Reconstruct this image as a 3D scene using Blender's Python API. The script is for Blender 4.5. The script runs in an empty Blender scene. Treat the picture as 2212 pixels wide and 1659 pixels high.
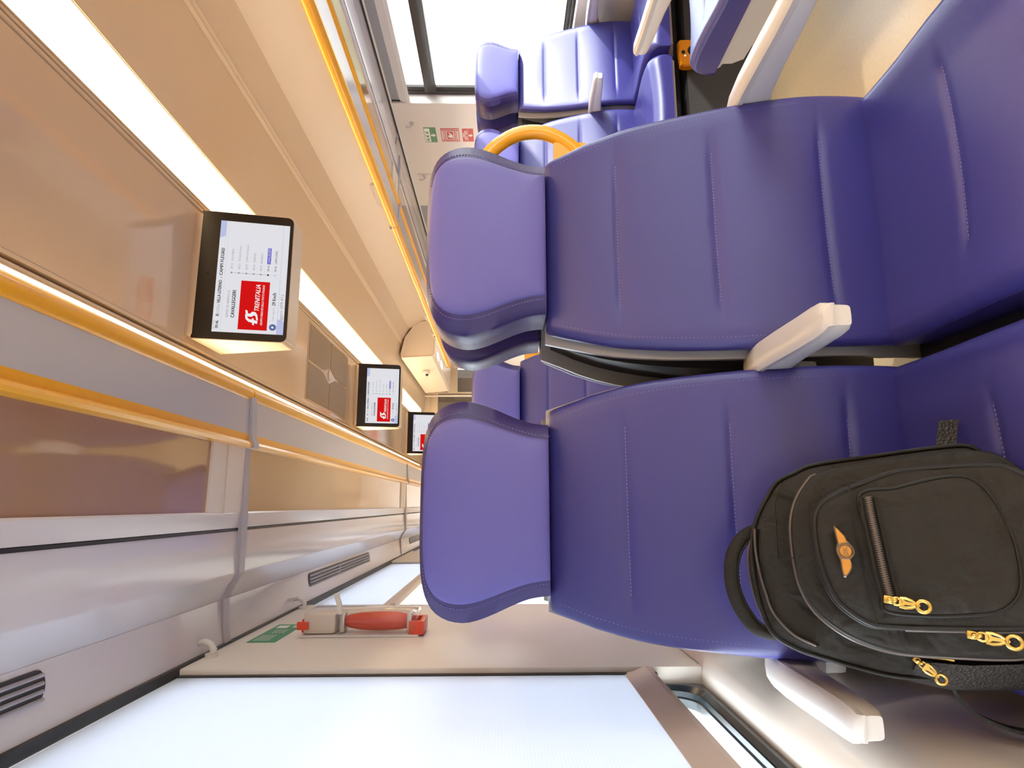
import bpy, bmesh, math, random
from mathutils import Vector, Matrix, Euler
random.seed(7)
S = bpy.context.scene
COL = S.collection
PI = math.pi

# ------------------------------------------------------------------ materials
def _nt(name):
    m = bpy.data.materials.new(name); m.use_nodes = True
    nt = m.node_tree; nt.nodes.clear()
    out = nt.nodes.new('ShaderNodeOutputMaterial')
    return m, nt, out

def mat(name, col, rough=.5, metal=0., spec=.5, bump=0., bscale=300., vary=0., vscale=6., coat=0., kind='noise', folds=0.):
    m, nt, out = _nt(name)
    p = nt.nodes.new('ShaderNodeBsdfPrincipled')
    nt.links.new(p.outputs[0], out.inputs[0])
    p.inputs['Roughness'].default_value = rough
    p.inputs['Metallic'].default_value = metal
    p.inputs['Specular IOR Level'].default_value = spec
    p.inputs['Coat Weight'].default_value = coat
    p.inputs['Coat Roughness'].default_value = .08
    tc = nt.nodes.new('ShaderNodeTexCoord')
    n = nt.nodes.new('ShaderNodeTexNoise'); n.inputs['Scale'].default_value = vscale; n.inputs['Detail'].default_value = 3
    nt.links.new(tc.outputs['Object'], n.inputs['Vector'])
    mx = nt.nodes.new('ShaderNodeMixRGB')
    v = max(vary, .015)
    mx.inputs[1].default_value = (*[c*(1-v) for c in col], 1)
    mx.inputs[2].default_value = (*[min(1, c*(1+v)) for c in col], 1)
    nt.links.new(n.outputs['Fac'], mx.inputs[0]); nt.links.new(mx.outputs[0], p.inputs['Base Color'])
    if bump > 0:
        if kind == 'voronoi':
            b = nt.nodes.new('ShaderNodeTexVoronoi'); o = 'Distance'
        elif kind == 'wave':
            b = nt.nodes.new('ShaderNodeTexWave'); o = 'Fac'
        else:
            b = nt.nodes.new('ShaderNodeTexNoise'); o = 'Fac'
        b.inputs['Scale'].default_value = bscale
        nt.links.new(tc.outputs['Object'], b.inputs['Vector'])
        bu = nt.nodes.new('ShaderNodeBump'); bu.inputs['Strength'].default_value = bump; bu.inputs['Distance'].default_value = .002
        nt.links.new(b.outputs[o], bu.inputs['Height']); nt.links.new(bu.outputs[0], p.inputs['Normal'])
        if folds:
            f_ = nt.nodes.new('ShaderNodeTexNoise'); f_.inputs['Scale'].default_value = 22; f_.inputs['Detail'].default_value = 2; f_.inputs['Distortion'].default_value = .8
            nt.links.new(tc.outputs['Object'], f_.inputs['Vector'])
            b2 = nt.nodes.new('ShaderNodeBump'); b2.inputs['Strength'].default_value = folds; b2.inputs['Distance'].default_value = .03
            nt.links.new(f_.outputs['Fac'], b2.inputs['Height']); nt.links.new(b2.outputs[0], bu.inputs['Normal'])
    return m

def emis(name, col, s):
    m, nt, out = _nt(name)
    e = nt.nodes.new('ShaderNodeEmission'); e.inputs[0].default_value = (*col, 1); e.inputs[1].default_value = s
    nt.links.new(e.outputs[0], out.inputs[0]); return m

def glassy(name, tint, rough=.02, refl=1.45, body=None, mixbody=0.):
    """thin pane: light passes straight through with a tint, plus a fresnel reflection"""
    m, nt, out = _nt(name)
    t = nt.nodes.new('ShaderNodeBsdfTransparent'); t.inputs[0].default_value = (*tint, 1)
    g = nt.nodes.new('ShaderNodeBsdfGlossy'); g.inputs['Roughness'].default_value = rough; g.inputs[0].default_value = (1, 1, 1, 1)
    lw = nt.nodes.new('ShaderNodeLayerWeight'); lw.inputs[0].default_value = .5
    pw = nt.nodes.new('ShaderNodeMath'); pw.operation = 'POWER'; pw.inputs[1].default_value = 4.
    f = nt.nodes.new('ShaderNodeMath'); f.operation = 'MULTIPLY_ADD'; f.inputs[1].default_value = .7; f.inputs[2].default_value = ((refl-1)/(refl+1))**2
    nt.links.new(lw.outputs['Facing'], pw.inputs[0]); nt.links.new(pw.outputs[0], f.inputs[0])
    base = t
    if body:
        d = nt.nodes.new('ShaderNodeBsdfDiffuse'); d.inputs[0].default_value = (*body, 1)
        mb = nt.nodes.new('ShaderNodeMixShader'); mb.inputs[0].default_value = mixbody
        nt.links.new(t.outputs[0], mb.inputs[1]); nt.links.new(d.outputs[0], mb.inputs[2]); base = mb
    mx = nt.nodes.new('ShaderNodeMixShader')
    nt.links.new(f.outputs[0], mx.inputs[0]); nt.links.new(base.outputs[0], mx.inputs[1]); nt.links.new(g.outputs[0], mx.inputs[2])
    nt.links.new(mx.outputs[0], out.inputs[0]); return m

def fabric_translucent(name, col, tr):
    m, nt, out = _nt(name)
    tc = nt.nodes.new('ShaderNodeTexCoord')
    w = nt.nodes.new('ShaderNodeTexWave'); w.inputs['Scale'].default_value = 60; w.inputs['Distortion'].default_value = .6; w.bands_direction = 'Z'
    nt.links.new(tc.outputs['Object'], w.inputs['Vector'])
    mx0 = nt.nodes.new('ShaderNodeMixRGB'); nt.links.new(w.outputs['Fac'], mx0.inputs[0])
    mx0.inputs[1].default_value = (*[c*.97 for c in col], 1); mx0.inputs[2].default_value = (*col, 1)
    d = nt.nodes.new('ShaderNodeBsdfDiffuse'); t = nt.nodes.new('ShaderNodeBsdfTranslucent')
    nt.links.new(mx0.outputs[0], d.inputs[0]); nt.links.new(mx0.outputs[0], t.inputs[0])
    mx = nt.nodes.new('ShaderNodeMixShader'); mx.inputs[0].default_value = tr
    nt.links.new(d.outputs[0], mx.inputs[1]); nt.links.new(t.outputs[0], mx.inputs[2]); nt.links.new(mx.outputs[0], out.inputs[0])
    return m

M = {}
M['leather'] = mat('blue_leatherette', (.043, .039, .215), .35, spec=.6, bump=.10, bscale=900, kind='voronoi', vary=.05)
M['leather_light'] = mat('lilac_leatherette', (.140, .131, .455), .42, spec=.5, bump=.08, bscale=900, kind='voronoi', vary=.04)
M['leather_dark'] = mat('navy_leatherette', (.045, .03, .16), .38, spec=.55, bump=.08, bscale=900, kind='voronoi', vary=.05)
M['thread'] = mat('seat_thread', (.19, .18, .48), .7)
M['shell'] = mat('grey_seat_shell', (.50, .48, .47), .35)
M['plastic_white'] = mat('offwhite_plastic', (.70, .66, .63), .32, vary=.03)
M['plastic_grey'] = mat('mid_grey_plastic', (.30, .29, .30), .4)
M['pad'] = mat('armrest_pad_grey', (.60, .56, .53), .3)
M['dark_metal'] = mat('dark_grey_metal', (.045, .042, .042), .5)
M['black'] = mat('black_rubber', (.012, .011, .012), .45)
M['yellow'] = mat('yellow_gloss', (.90, .43, .012), .28, coat=.3)
M['orange'] = mat('orange_gloss', (.80, .26, .004), .32)
M['rack_panel'] = mat('rack_grey_panel', (.52, .49, .51), .22, vary=.02)
M['rack_white'] = mat('rack_white_panel', (.66, .62, .64), .14, vary=.02)
M['rack_grey'] = mat('joint_strip_grey', (.42, .40, .45), .3)
M['rack_glass'] = mat('smoked_shelf_glass', (.42, .25, .14), .05, spec=.9, coat=.3)
M['wall'] = mat('cream_wall_laminate', (.80, .72, .64), .33, vary=.02)
M['ceiling'] = mat('cream_ceiling_laminate', (.66, .56, .45), .30, vary=.02)
M['ceiling_gloss'] = mat('gloss_ceiling_panel', (.60, .50, .41), .10, vary=.02)
M['floor'] = mat('tan_vinyl_floor', (.42, .32, .19), .35, vary=.12, vscale=90)
M['win_frame'] = mat('dark_window_frame', (.035, .026, .022), .35)
M['rubber'] = mat('window_gasket', (.02, .03, .035), .22, spec=.6)
M['glass'] = glassy('window_glass', (.96, .98, .98))
M['door_glass'] = glassy('smoked_door_glass', (.30, .28, .26), .03, 1.7, (.10, .07, .05), .55)
M['clear'] = glassy('clear_plastic', (.95, .93, .92), .04, 1.4, (.8, .75, .7), .03)
M['blind'] = fabric_translucent('white_blind_fabric', (.78, .81, .88), .35)
M['blind_bar'] = mat('peach_blind_bar', (.72, .58, .48), .4)
M['led'] = emis('warm_led_diffuser', (1., .71, .385), 7.3)
M['sheet_metal'] = mat('vent_black', (.015, .014, .016), .4)
M['silver'] = mat('brushed_steel', (.62, .6, .58), .3, metal=.9)
M['perforated'] = mat('perforated_grille', (.34, .29, .24), .45, bump=.8, bscale=420, kind='voronoi')
M['lens'] = mat('clear_lens', (.8, .72, .6), .1, spec=.8)
M['bag'] = mat('black_bag_cloth', (.020, .0165, .0125), .72, spec=.35, bump=.35, bscale=1100, vary=.12, vscale=40, folds=.55)
M['bag_dark'] = mat('black_bag_piping', (.009, .008, .007), .5, spec=.4, bump=.2, bscale=900)
M['bag_mesh'] = mat('black_mesh_cloth', (.022, .018, .016), .6, bump=1.0, bscale=330, kind='voronoi')
M['zip'] = mat('zip_teeth', (.13, .105, .095), .35, metal=.4)
M['gold'] = mat('brass_pull', (.72, .50, .14), .26, metal=.95)
M['badge'] = mat('gold_badge', (.62, .30, .06), .34, metal=.65, vary=.1, vscale=120)
M['badge_rim'] = mat('badge_pewter', (.20, .15, .11), .35, metal=.8)
M['red'] = mat('red_plastic', (.74, .07, .025), .3)
M['green'] = mat('green_sticker', (.02, .26, .13), .4)
M['sign_green'] = mat('green_sign', (.10, .26, .10), .45)
M['sign_red'] = mat('red_sign', (.62, .07, .04), .45)
M['white'] = mat('white_ink', (.85, .82, .76), .5)
M['scr_white'] = emis('screen_white', (.90, .90, .95), 0.655)
M['scr_band'] = emis('screen_pale_blue', (.62, .66, .95), 0.630)
M['scr_red'] = emis('screen_red', (.72, .008, .008), 0.714)
M['scr_ink'] = emis('screen_black_ink', (.03, .03, .035), 0.504)
M['scr_grey'] = emis('screen_grey_ink', (.40, .40, .45), 0.588)
M['scr_violet'] = emis('screen_violet', (.10, .07, .66), 0.672)
M['scr_blue'] = emis('screen_slate_blue', (.13, .17, .42), 0.672)
M['scr_logo'] = emis('screen_logo_white', (.95, .93, .92), 0.714)
M['bezel'] = mat('black_glass_bezel', (.010, .007, .007), .22, spec=.3)
M['housing'] = mat('screen_housing', (.58, .50, .42), .3)
M['facade'] = mat('pale_render_facade', (.80, .76, .70), .8, vary=.06, vscale=2)
M['ballast'] = mat('grey_ballast', (.45, .42, .38), .9, vary=.3, vscale=30)
M['leaf'] = mat('hedge_green', (.13, .14, .085), .8, vary=.5, vscale=9, bump=1, bscale=12)

# ------------------------------------------------------------------ mesh builder
class MB:
    def __init__(s): s.b = bmesh.new()
    def box(s, c, d, bev=0., rot=None):
        r = bmesh.ops.create_cube(s.b, size=1.)
        m = Matrix.Translation(Vector(c)) @ (rot.to_matrix().to_4x4() if rot else Matrix()) @ Matrix.Diagonal((*d, 1))
        bmesh.ops.transform(s.b, matrix=m, verts=r['verts'])
        if bev > 0:
            es = list({e for v in r['verts'] for e in v.link_edges})
            bmesh.ops.bevel(s.b, geom=es, offset=bev, segments=2, affect='EDGES', profile=.6)
        return s
    def loft(s, rings, closed=True, caps=True):
        R = [[s.b.verts.new(p) for p in r] for r in rings]
        n = len(R[0])
        for a, b in zip(R, R[1:]):
            for i in range(n if closed else n-1):
                j = (i+1) % n
                try: s.b.faces.new((a[i], a[j], b[j], b[i]))
                except ValueError: pass
        if caps and closed:
            for r in (R[0], R[-1]):
                try: s.b.faces.new(r)
                except ValueError: pass
        return R
    def prism_y(s, prof, y0, y1, dx=None):
        """closed (x,z) outline swept along y"""
        s.loft([[(x, y0, z) for x, z in prof], [(x, y1, z) for x, z in prof]]); return s
    def sheet_y(s, prof, y0, y1):
        s.loft([[(x, y0, z) for x, z in prof], [(x, y1, z) for x, z in prof]], closed=False); return s
    def prism_x(s, prof, x0, x1):
        s.loft([[(x0, y, z) for y, z in prof], [(x1, y, z) for y, z in prof]]); return s
    def tube(s, path, r, n=8, cyc=False, flat=1., up=None):
        P = [Vector(p) for p in path]; rings = []; N = len(P)
        prev = None
        for i in range(N):
            if cyc: t = (P[(i+1) % N]-P[i-1])
            else: t = P[min(i+1, N-1)]-P[max(i-1, 0)]
            t.normalize()
            ref = Vector(up) if up else (prev if prev else (Vector((0, 0, 1)) if abs(t.z) < .9 else Vector((1, 0, 0))))
            a = (ref-t*ref.dot(t)); 
            if a.length < 1e-6: a = t.orthogonal()
            a.normalize(); bb = t.cross(a); prev = a
            rr = r[i] if isinstance(r, (list, tuple)) else r
            rings.append([P[i]+a*math.cos(2*PI*k/n)*rr*flat+bb*math.sin(2*PI*k/n)*rr for k in range(n)])
        if cyc: rings.append(rings[0][:])
        s.loft(rings, caps=not cyc); return s
    def cyl(s, a, b, r, n=20): return s.tube([a, b], r, n)
    def ball(s, c, r, sc=(1, 1, 1), u=16, v=10):
        q = bmesh.ops.create_uvsphere(s.b, u_segments=u, v_segments=v, radius=r)
        bmesh.ops.transform(s.b, matrix=Matrix.Translation(c) @ Matrix.Diagonal((*sc, 1)), verts=q['verts']); return s
    def poly(s, pts):
        try: s.b.faces.new([s.b.verts.new(p) for p in pts])
        except ValueError: pass
        return s
    def slab(s, pts, off):
        """flat outline given thickness by the offset vector"""
        o = Vector(off); s.loft([[Vector(p) for p in pts], [Vector(p)+o for p in pts]]); return s
    def mesh(s, me, mx):
        v0 = len(s.b.verts); s.b.from_mesh(me); s.b.verts.ensure_lookup_table()
        bmesh.ops.transform(s.b, matrix=mx, verts=s.b.verts[v0:]); return s
    def xf(s, mx): bmesh.ops.transform(s.b, matrix=mx, verts=s.b.verts); return s
    def build(s, name, m, parent=None, smooth=True, ang=38, label=None):
        bmesh.ops.recalc_face_normals(s.b, faces=s.b.faces)
        me = bpy.data.meshes.new(name); s.b.to_mesh(me); s.b.free()
        me.materials.append(m)
        if smooth:
            me.shade_smooth()
            me.set_sharp_from_angle(angle=math.radians(ang))
        o = bpy.data.objects.new(name, me); COL.objects.link(o)
        if parent: o.parent = parent
        if label: o['label'] = label
        return o

def root(name, label, cat, loc=(0, 0, 0), rz=0., group=None):
    o = bpy.data.objects.new(name, None); o.empty_display_size = .05; COL.objects.link(o)
    o.location = loc; o.rotation_euler = (0, 0, rz)
    return tag(o, label, cat, group)
def tag(o, label, cat, group=None):
    o['label'] = label; o['category'] = cat
    if group: o['group'] = group
    return o
def struct(o): o['kind'] = 'structure'; return o
def copy_tree(o, loc, rz, label, group=None):
    c = o.copy(); COL.objects.link(c); c.location = loc; c.rotation_euler = (0, 0, rz); c['label'] = label
    if group: c['group'] = group
    def rec(a, b):
        for ch in list(a.children):
            d = ch.copy(); COL.objects.link(d); d.parent = b; rec(ch, d)
    rec(o, c); return c

def interp(tab, t):
    if t <= tab[0][0]: return tab[0][1]
    for (a, b), (c, d) in zip(tab, tab[1:]):
        if t <= c:
            u = (t-a)/(c-a); return b+(d-b)*u
    return tab[-1][1]
def smooth_tab(tab, n=60):
    """resample a table with Catmull-Rom so profiles are smooth"""
    out = []
    for i in range(len(tab)-1):
        p0 = tab[max(i-1, 0)]; p1 = tab[i]; p2 = tab[i+1]; p3 = tab[min(i+2, len(tab)-1)]
        for k in range(8):
            u = k/8
            f = lambda a, b, c, d: .5*((2*b)+(-a+c)*u+(2*a-5*b+4*c-d)*u*u+(-a+3*b-3*c+d)*u**3)
            out.append((p1[0]+(p2[0]-p1[0])*u, f(p0[1], p1[1], p2[1], p3[1])))
    out.append(tab[-1]); return out
def crom(pts, n, cyc=True):
    """Catmull-Rom through 2D/3D points, resampled to n points of equal spacing"""
    P = [Vector(p) for p in pts]; N = len(P); d = []
    for i in range(N if cyc else N-1):
        g = (lambda k: P[k % N]) if cyc else (lambda k: P[min(max(k, 0), N-1)])
        p0, p1, p2, p3 = g(i-1), g(i), g(i+1), g(i+2)
        for k in range(12):
            u = k/12
            d.append(.5*((2*p1)+(p2-p0)*u+(2*p0-5*p1+4*p2-p3)*u*u+(3*p1-p0-3*p2+p3)*u**3))
    d.append(P[0].copy() if cyc else P[-1].copy())
    L = [0.]
    for a, b in zip(d, d[1:]): L.append(L[-1]+(b-a).length)
    out = []; j = 0
    cnt = n if cyc else n-1
    for k in range(n):
        t = L[-1]*k/cnt
        while j < len(L)-2 and L[j+1] < t: j += 1
        u = (t-L[j])/max(1e-9, L[j+1]-L[j]); out.append(d[j].lerp(d[j+1], min(1, max(0, u))))
    return out
def inset2(pts, r):
    n = len(pts); A = sum(pts[i].x*pts[(i+1) % n].y-pts[(i+1) % n].x*pts[i].y for i in range(n))
    sg = 1 if A > 0 else -1; out = []
    for i in range(n):
        t = pts[(i+1) % n]-pts[i-1]; t.normalize()
        out.append(pts[i]+Vector((-t.y, t.x))*r*sg)
    return out

# ------------------------------------------------------------------ text
_font_cache = {}
def text_mesh(body, size=1., shear=0., spacing=1.):
    k = (body, shear, spacing)
    if k in _font_cache: return _font_cache[k]
    cu = bpy.data.curves.new('lettering', 'FONT'); cu.body = body; cu.size = 1.; cu.shear = shear; cu.space_character = spacing
    cu.resolution_u = 3
    o = bpy.data.objects.new('lettering', cu); COL.objects.link(o)
    dg = bpy.context.evaluated_depsgraph_get(); dg.update()
    me = bpy.data.meshes.new_from_object(o.evaluated_get(dg))
    bpy.data.objects.remove(o)
    xs = [v.co.x for v in me.vertices] or [0]; ys = [v.co.y for v in me.vertices] or [0]
    _font_cache[k] = (me, min(xs), max(xs), min(ys), max(ys)); return _font_cache[k]
def add_text(mb, body, fr, p0, q0, width=None, height=None, bold=0., shear=0., lift=.0006):
    """lettering on a flat face: fr maps (p right, q up, n out) to space; p0,q0 bottom-left; fitted to width x height"""
    me, x0, x1, y0, y1 = text_mesh(body, shear=shear)
    sy = height/(y1-y0); sx = width/(x1-x0) if width else sy
    offs = [(0, 0)] + ([(bold, 0), (bold*.5, bold*.4)] if bold else [])
    for k, (ox, oy) in enumerate(offs):
        mx = fr @ Matrix.Translation((p0+ox, q0+oy, lift+k*.00005)) @ Matrix.Diagonal((sx, sy, 1, 1)) @ Matrix.Translation((-x0, -y0, 0))
        mb.mesh(me, mx)
def frame(o, r, u):
    r = Vector(r).normalized(); u = Vector(u).normalized(); n = r.cross(u)
    m = Matrix((r, u, n)).transposed().to_4x4(); m.translation = Vector(o); return m
def frect(mb, fr, a, b, c, d, lift=.0004):
    mb.poly([fr @ Vector(p) for p in ((a, b, lift), (c, b, lift), (c, d, lift), (a, d, lift))])

# ------------------------------------------------------------------ car dimensions (metres)
CAMZ = 1.08; XC = 1.03; XL = -.34; XR = 2.40; Y0 = -2.6; Y1 = 11.0; ZT = 2.487
mir = lambda p: [(2*XC-x, z) for x, z in p]

# floor
m = MB(); m.box(((XL+XR)/2, (Y0+Y1)/2, -.03), (XR-XL+.4, Y1-Y0+.4, .06)); struct(m.build('floor', M['floor'], smooth=False))

# side walls: pillars, parapet and header around the window openings
ZS, ZH = .655, 1.775     # sill and head of the openings
ZSR, ZHR = .715, 1.753
WL = [(-2.6, -1.15), (-.27, 1.42), (2.29, 3.99), (4.87, 6.55), (7.43, 9.1), (9.95, 10.9)]
WR = [(-2.6, -.9), (-.2, 3.42), (4.75, 6.5), (7.3, 9.0)]
def wall(name, X, side, wins, zs, zh):
    m = MB(); t = .10; xo = X+side*t/2
    if side < 0:
        pr = [(-.44, zs), (-.352, zs), (-.342, zs-.004), (-.325, .637), (-.305, .610), (-.290, .578), (-.278, .535), (-.270, .485), (-.266, .42), (-.264, .30), (-.264, 0), (-.44, 0)]
        m.prism_y(pr, Y0, Y1)
    else: m.box((xo, (Y0+Y1)/2, zs/2), (t, Y1-Y0, zs), .004)
    m.box((xo, (Y0+Y1)/2, (zh+2.62)/2), (t, Y1-Y0, 2.62-zh), .002)
    ys = [Y0]+[v for w in wins for v in w]+[Y1]
    for a, b in zip(ys[0::2], ys[1::2]):
        if b-a > .02: m.box((xo, (a+b)/2, (zs+zh)/2), (t, b-a, zh-zs+.004), .005)
    return struct(m.build(name, M['wall'], ang=30))
wall('wall_left', XL, -1, WL, ZS, ZH)
wall('wall_right', XR, 1, WR, ZSR, ZHR)
# thin dark seam lines of the left lower panels
m = MB(); m.box((XL+.0006, 1.86, .656), (.002, .84, .0025))
m.box((XR-.0006, 4.25, 1.26), (.002, .004, .9)); struct(m.build('trim_1', M['rack_grey'], smooth=False))

# windows: frame, glass pane, sash bar
def window(name, X, side, a, b, zs, zh, sash=None):
    fm = MB(); xg = X+side*(.075 if sash else .048)
    w = .045 if sash else .034
    L, H = b-a, zh-zs
    # rounded gasket frame as a ring: outer rectangle, inner rounded rectangle
    def rr(y0, y1, z0, z1, r, n=7):
        P = []
        for cy, cz, st in ((y1-r, z1-r, 0), (y0+r, z1-r, 1), (y0+r, z0+r, 2), (y1-r, z0+r, 3)):
            for k in range(n):
                an = PI/2*(st+k/(n-1)); P.append((cy+r*math.cos(an), cz+r*math.sin(an)))
        return P
    lay = [(rr(a, b, zs, zh, .004), .020), (rr(a+.002, b-.002, zs+.002, zh-.002, .02), -.014), (rr(a+.016, b-.016, zs+.014, zh-.014, .06), -.016),
           (rr(a+.022, b-.022, zs+.020, zh-.020, .06), -.006), (rr(a+.034, b-.034, zs+.030, zh-.030, .06) if sash else rr(a+.028, b-.028, zs+.026, zh-.026, .06), -.008), (rr(a+w-.004, b-w+.004, zs+w-.007, zh-w+.007, .06), .002),
           (rr(a+w, b-w, zs+w-.003, zh-w+.003, .06), .004), (rr(a+w, b-w, zs+w-.003, zh-w+.003, .06), .02)]
    fm.loft([[(xg+side*d, y, z) for y, z in r] for r, d in lay], caps=False)
    if sash:
        fm.box((xg-side*.004, (a+b)/2, sash), (.03, L-.04, .07), .004)
        fm.box((xg-side*.022, (a+b)/2, sash-.006), (.006, L-.06, .010), .001)
    f = struct(fm.build(name, M['win_frame'] if sash else M['rubber'], ang=30))
    g = MB(); g.box((xg+side*.012, (a+b)/2, (zs+zh)/2), (.006, L-.06, H-.06)); g.build('pane', M['glass'], f, smooth=False)
    return f
k = 1
for a, b in WL: window('window_%d' % k, XL, -1, a, b, ZS, ZH); k += 1
for a, b in WR: window('window_%d' % k, XR, 1, a, b, ZSR, ZHR, 1.515); k += 1

# roller blinds on the left, partly raised blind on the right
def blind(X, side, a, b, ztop, zbot, label, raised=False):
    o = root('roller_blind', label, 'blind', (X, (a+b)/2, zbot))
    L = b-a
    f = MB(); f.box((0, 0, (ztop-zbot)/2+.01), (.0016, L-.012, ztop-zbot-.02)); f.build('blind_fabric', M['plastic_grey'] if raised else M['blind'], o, smooth=False)
    br = MB()
    br.prism_y([(-side*.006, -.012), (-side*.016, -.004), (-side*.016, .006), (-side*.006, .03), (-side*.002, .05), (side*.004, .05), (side*.004, -.012)], -L/2+.004, L/2-.004)
    br.build('pull_bar', M['plastic_white'] if raised else M['blind_bar'], o, ang=20)
    for sgn in (-1, 1):
        g = MB(); g.box((side*.004, sgn*(L/2-.006), (ztop-zbot)/2 - (0 if raised else .01)), (.014, .018, ztop-zbot+(.0 if raised else .02)))
        g.build('guide_rail', M['black'], o, smooth=False)
    return o
blind(XL-.014, -1, WL[1][0], WL[1][1], ZH-.018, .772, 'white roller blind drawn down over the near left window', False)
blind(XL-.014, -1, WL[2][0], WL[2][1], ZH-.018, 1.46, 'white roller blind half drawn behind the emergency hammer case')
blind(XL-.014, -1, WL[3][0], WL[3][1], ZH-.018, 1.30, 'white roller blind on the second window past the hammer case')
blind(XR+.014, 1, WR[1][0], WR[1][1], ZHR, 1.655, 'raised grey roller blind above the bright right window', True)

blind(XR+.014, 1, WR[2][0], WR[2][1], ZHR, .80, 'closed grey roller blind on the farther right window', True)

# ------------------------------------------------------------------ ceiling
cl = MB()
prof = [(.44, 2.480), (.02, 2.41), (-.02, 2.405), (-.20, 2.30), (-.31, 2.12), (-.34, 1.95)]
for pr in (prof, mir(prof)):
    up = [(x, z+.05) for x, z in reversed(pr)]
    cl.prism_y(pr+up, Y0, Y1)
cl.box((XC, (Y0+Y1)/2, ZT+.06), (1.6, Y1-Y0, .06))
struct(cl.build('ceiling', M['ceiling'], ang=25))
cp = MB(); cp.box((XC, (Y0+Y1)/2, ZT+.014), (.63, Y1-Y0, .028), .003)
struct(cp.build('trim_2', M['ceiling_gloss'], ang=25))
tr = MB()
for s in (-1, 1):
    for dx, w, h in ((.325, .014, .016), (.350, .012, .010)):
        tr.box((XC+s*dx, (Y0+Y1)/2, ZT+.02-h/2), (w, Y1-Y0, h+.02), .002)
struct(tr.build('trim_3', M['ceiling'], ang=25))
# groove profile on the slope and cross seams
gv = MB()
for s in (-1, 1):
    gv.prism_y([(XC+s*1.03, 2.405), (XC+s*1.045, 2.392), (XC+s*1.055, 2.398), (XC+s*1.07, 2.384), (XC+s*1.075, 2.40), (XC+s*1.05, 2.42)], Y0, Y1)
struct(gv.build('trim_4', M['ceiling'], smooth=False))
sm = MB()
for y in (.5, 2.53, 4.55, 6.6, 8.6):
    for pr in (prof[2:], mir(prof[2:])):
        pts = [(x, z-.0008) for x, z in pr]
        sm.loft([[(x, y-.0015, z) for x, z in pts], [(x, y+.0015, z) for x, z in pts]], closed=False)
struct(sm.build('trim_5', M['blind_bar'], smooth=False))

# LED strips in the ceiling, one luminaire per module and side
def led(x0, x1, a, b, label):
    o = root('ceiling_light', label, 'light', ((x0+x1)/2, (a+b)/2, ZT), group='warm ceiling light strips')
    w, L = x1-x0, b-a
    d = MB(); d.prism_y([(-w/2+.006, .004), (-w/4, -.006), (w/4, -.006), (w/2-.006, .004), (w/2-.006, .012), (-w/2+.006, .012)], -L/2+.002, L/2-.002)
    d.build('diffuser', M['led'], o)
    f = MB()
    for s in (-1, 1): f.box((s*(w/2-.003), 0, .006), (.006, L, .018), .001)
    f.build('light_frame', M['ceiling'], o, smooth=False)
LED_Y = [(Y0+.02, 1.72), (1.72, 6.3), (6.3, Y1-.3)]
for i, (a, b) in enumerate(LED_Y):
    w = ('nearest', 'middle', 'farthest')[i]
    led(1.388, 1.622, a, b, w+' length of the wide warm light strip beside the hanging screens')
    led(.438, .672, a, b, w+' length of the warm light strip above the left luggage rack')

# perforated grille in the glossy ceiling panel
g = root('ceiling_grille', 'perforated speaker grille with diamond centre in the glossy ceiling panel', 'grille', (XC, 4.98, ZT-.001))
fr = MB(); fr.box((0, 0, 0), (.575, 1.14, .006), .002); fr.build('grille_frame', M['ceiling_gloss'], g)
def clipd(x0, x1, y0, y1):
    # rectangle quarter with its inner corner cut for the diamond
    sx = 1 if x0+x1 > 0 else -1; sy = 1 if y0+y1 > 0 else -1
    X = sorted((abs(x0), abs(x1))); Y = sorted((abs(y0), abs(y1)))
    P = [(X[0]+.055, Y[0]), (X[1], Y[0]), (X[1], Y[1]), (X[0], Y[1]), (X[0], Y[0]+.16)]
    return [(sx*a, sy*b, -.0036) for a, b in P]
for sx in (-1, 1):
    for sy in (-1, 1):
        q = MB(); q.slab(clipd(sx*.012, sx*.275, sy*.014, sy*.555), (0, 0, -.003)); q.build('grille_panel', M['perforated'], g, smooth=False)
q = MB(); q.tube([(.036*math.cos(t*PI/12), .036*math.sin(t*PI/12), -.006) for t in range(24)], .006, 8, True); q.build('lamp_ring', M['silver'], g)
q = MB(); q.ball((0, 0, -.006), .03, (1, 1, .35)); q.build('lamp_lens', M['lens'], g)

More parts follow.
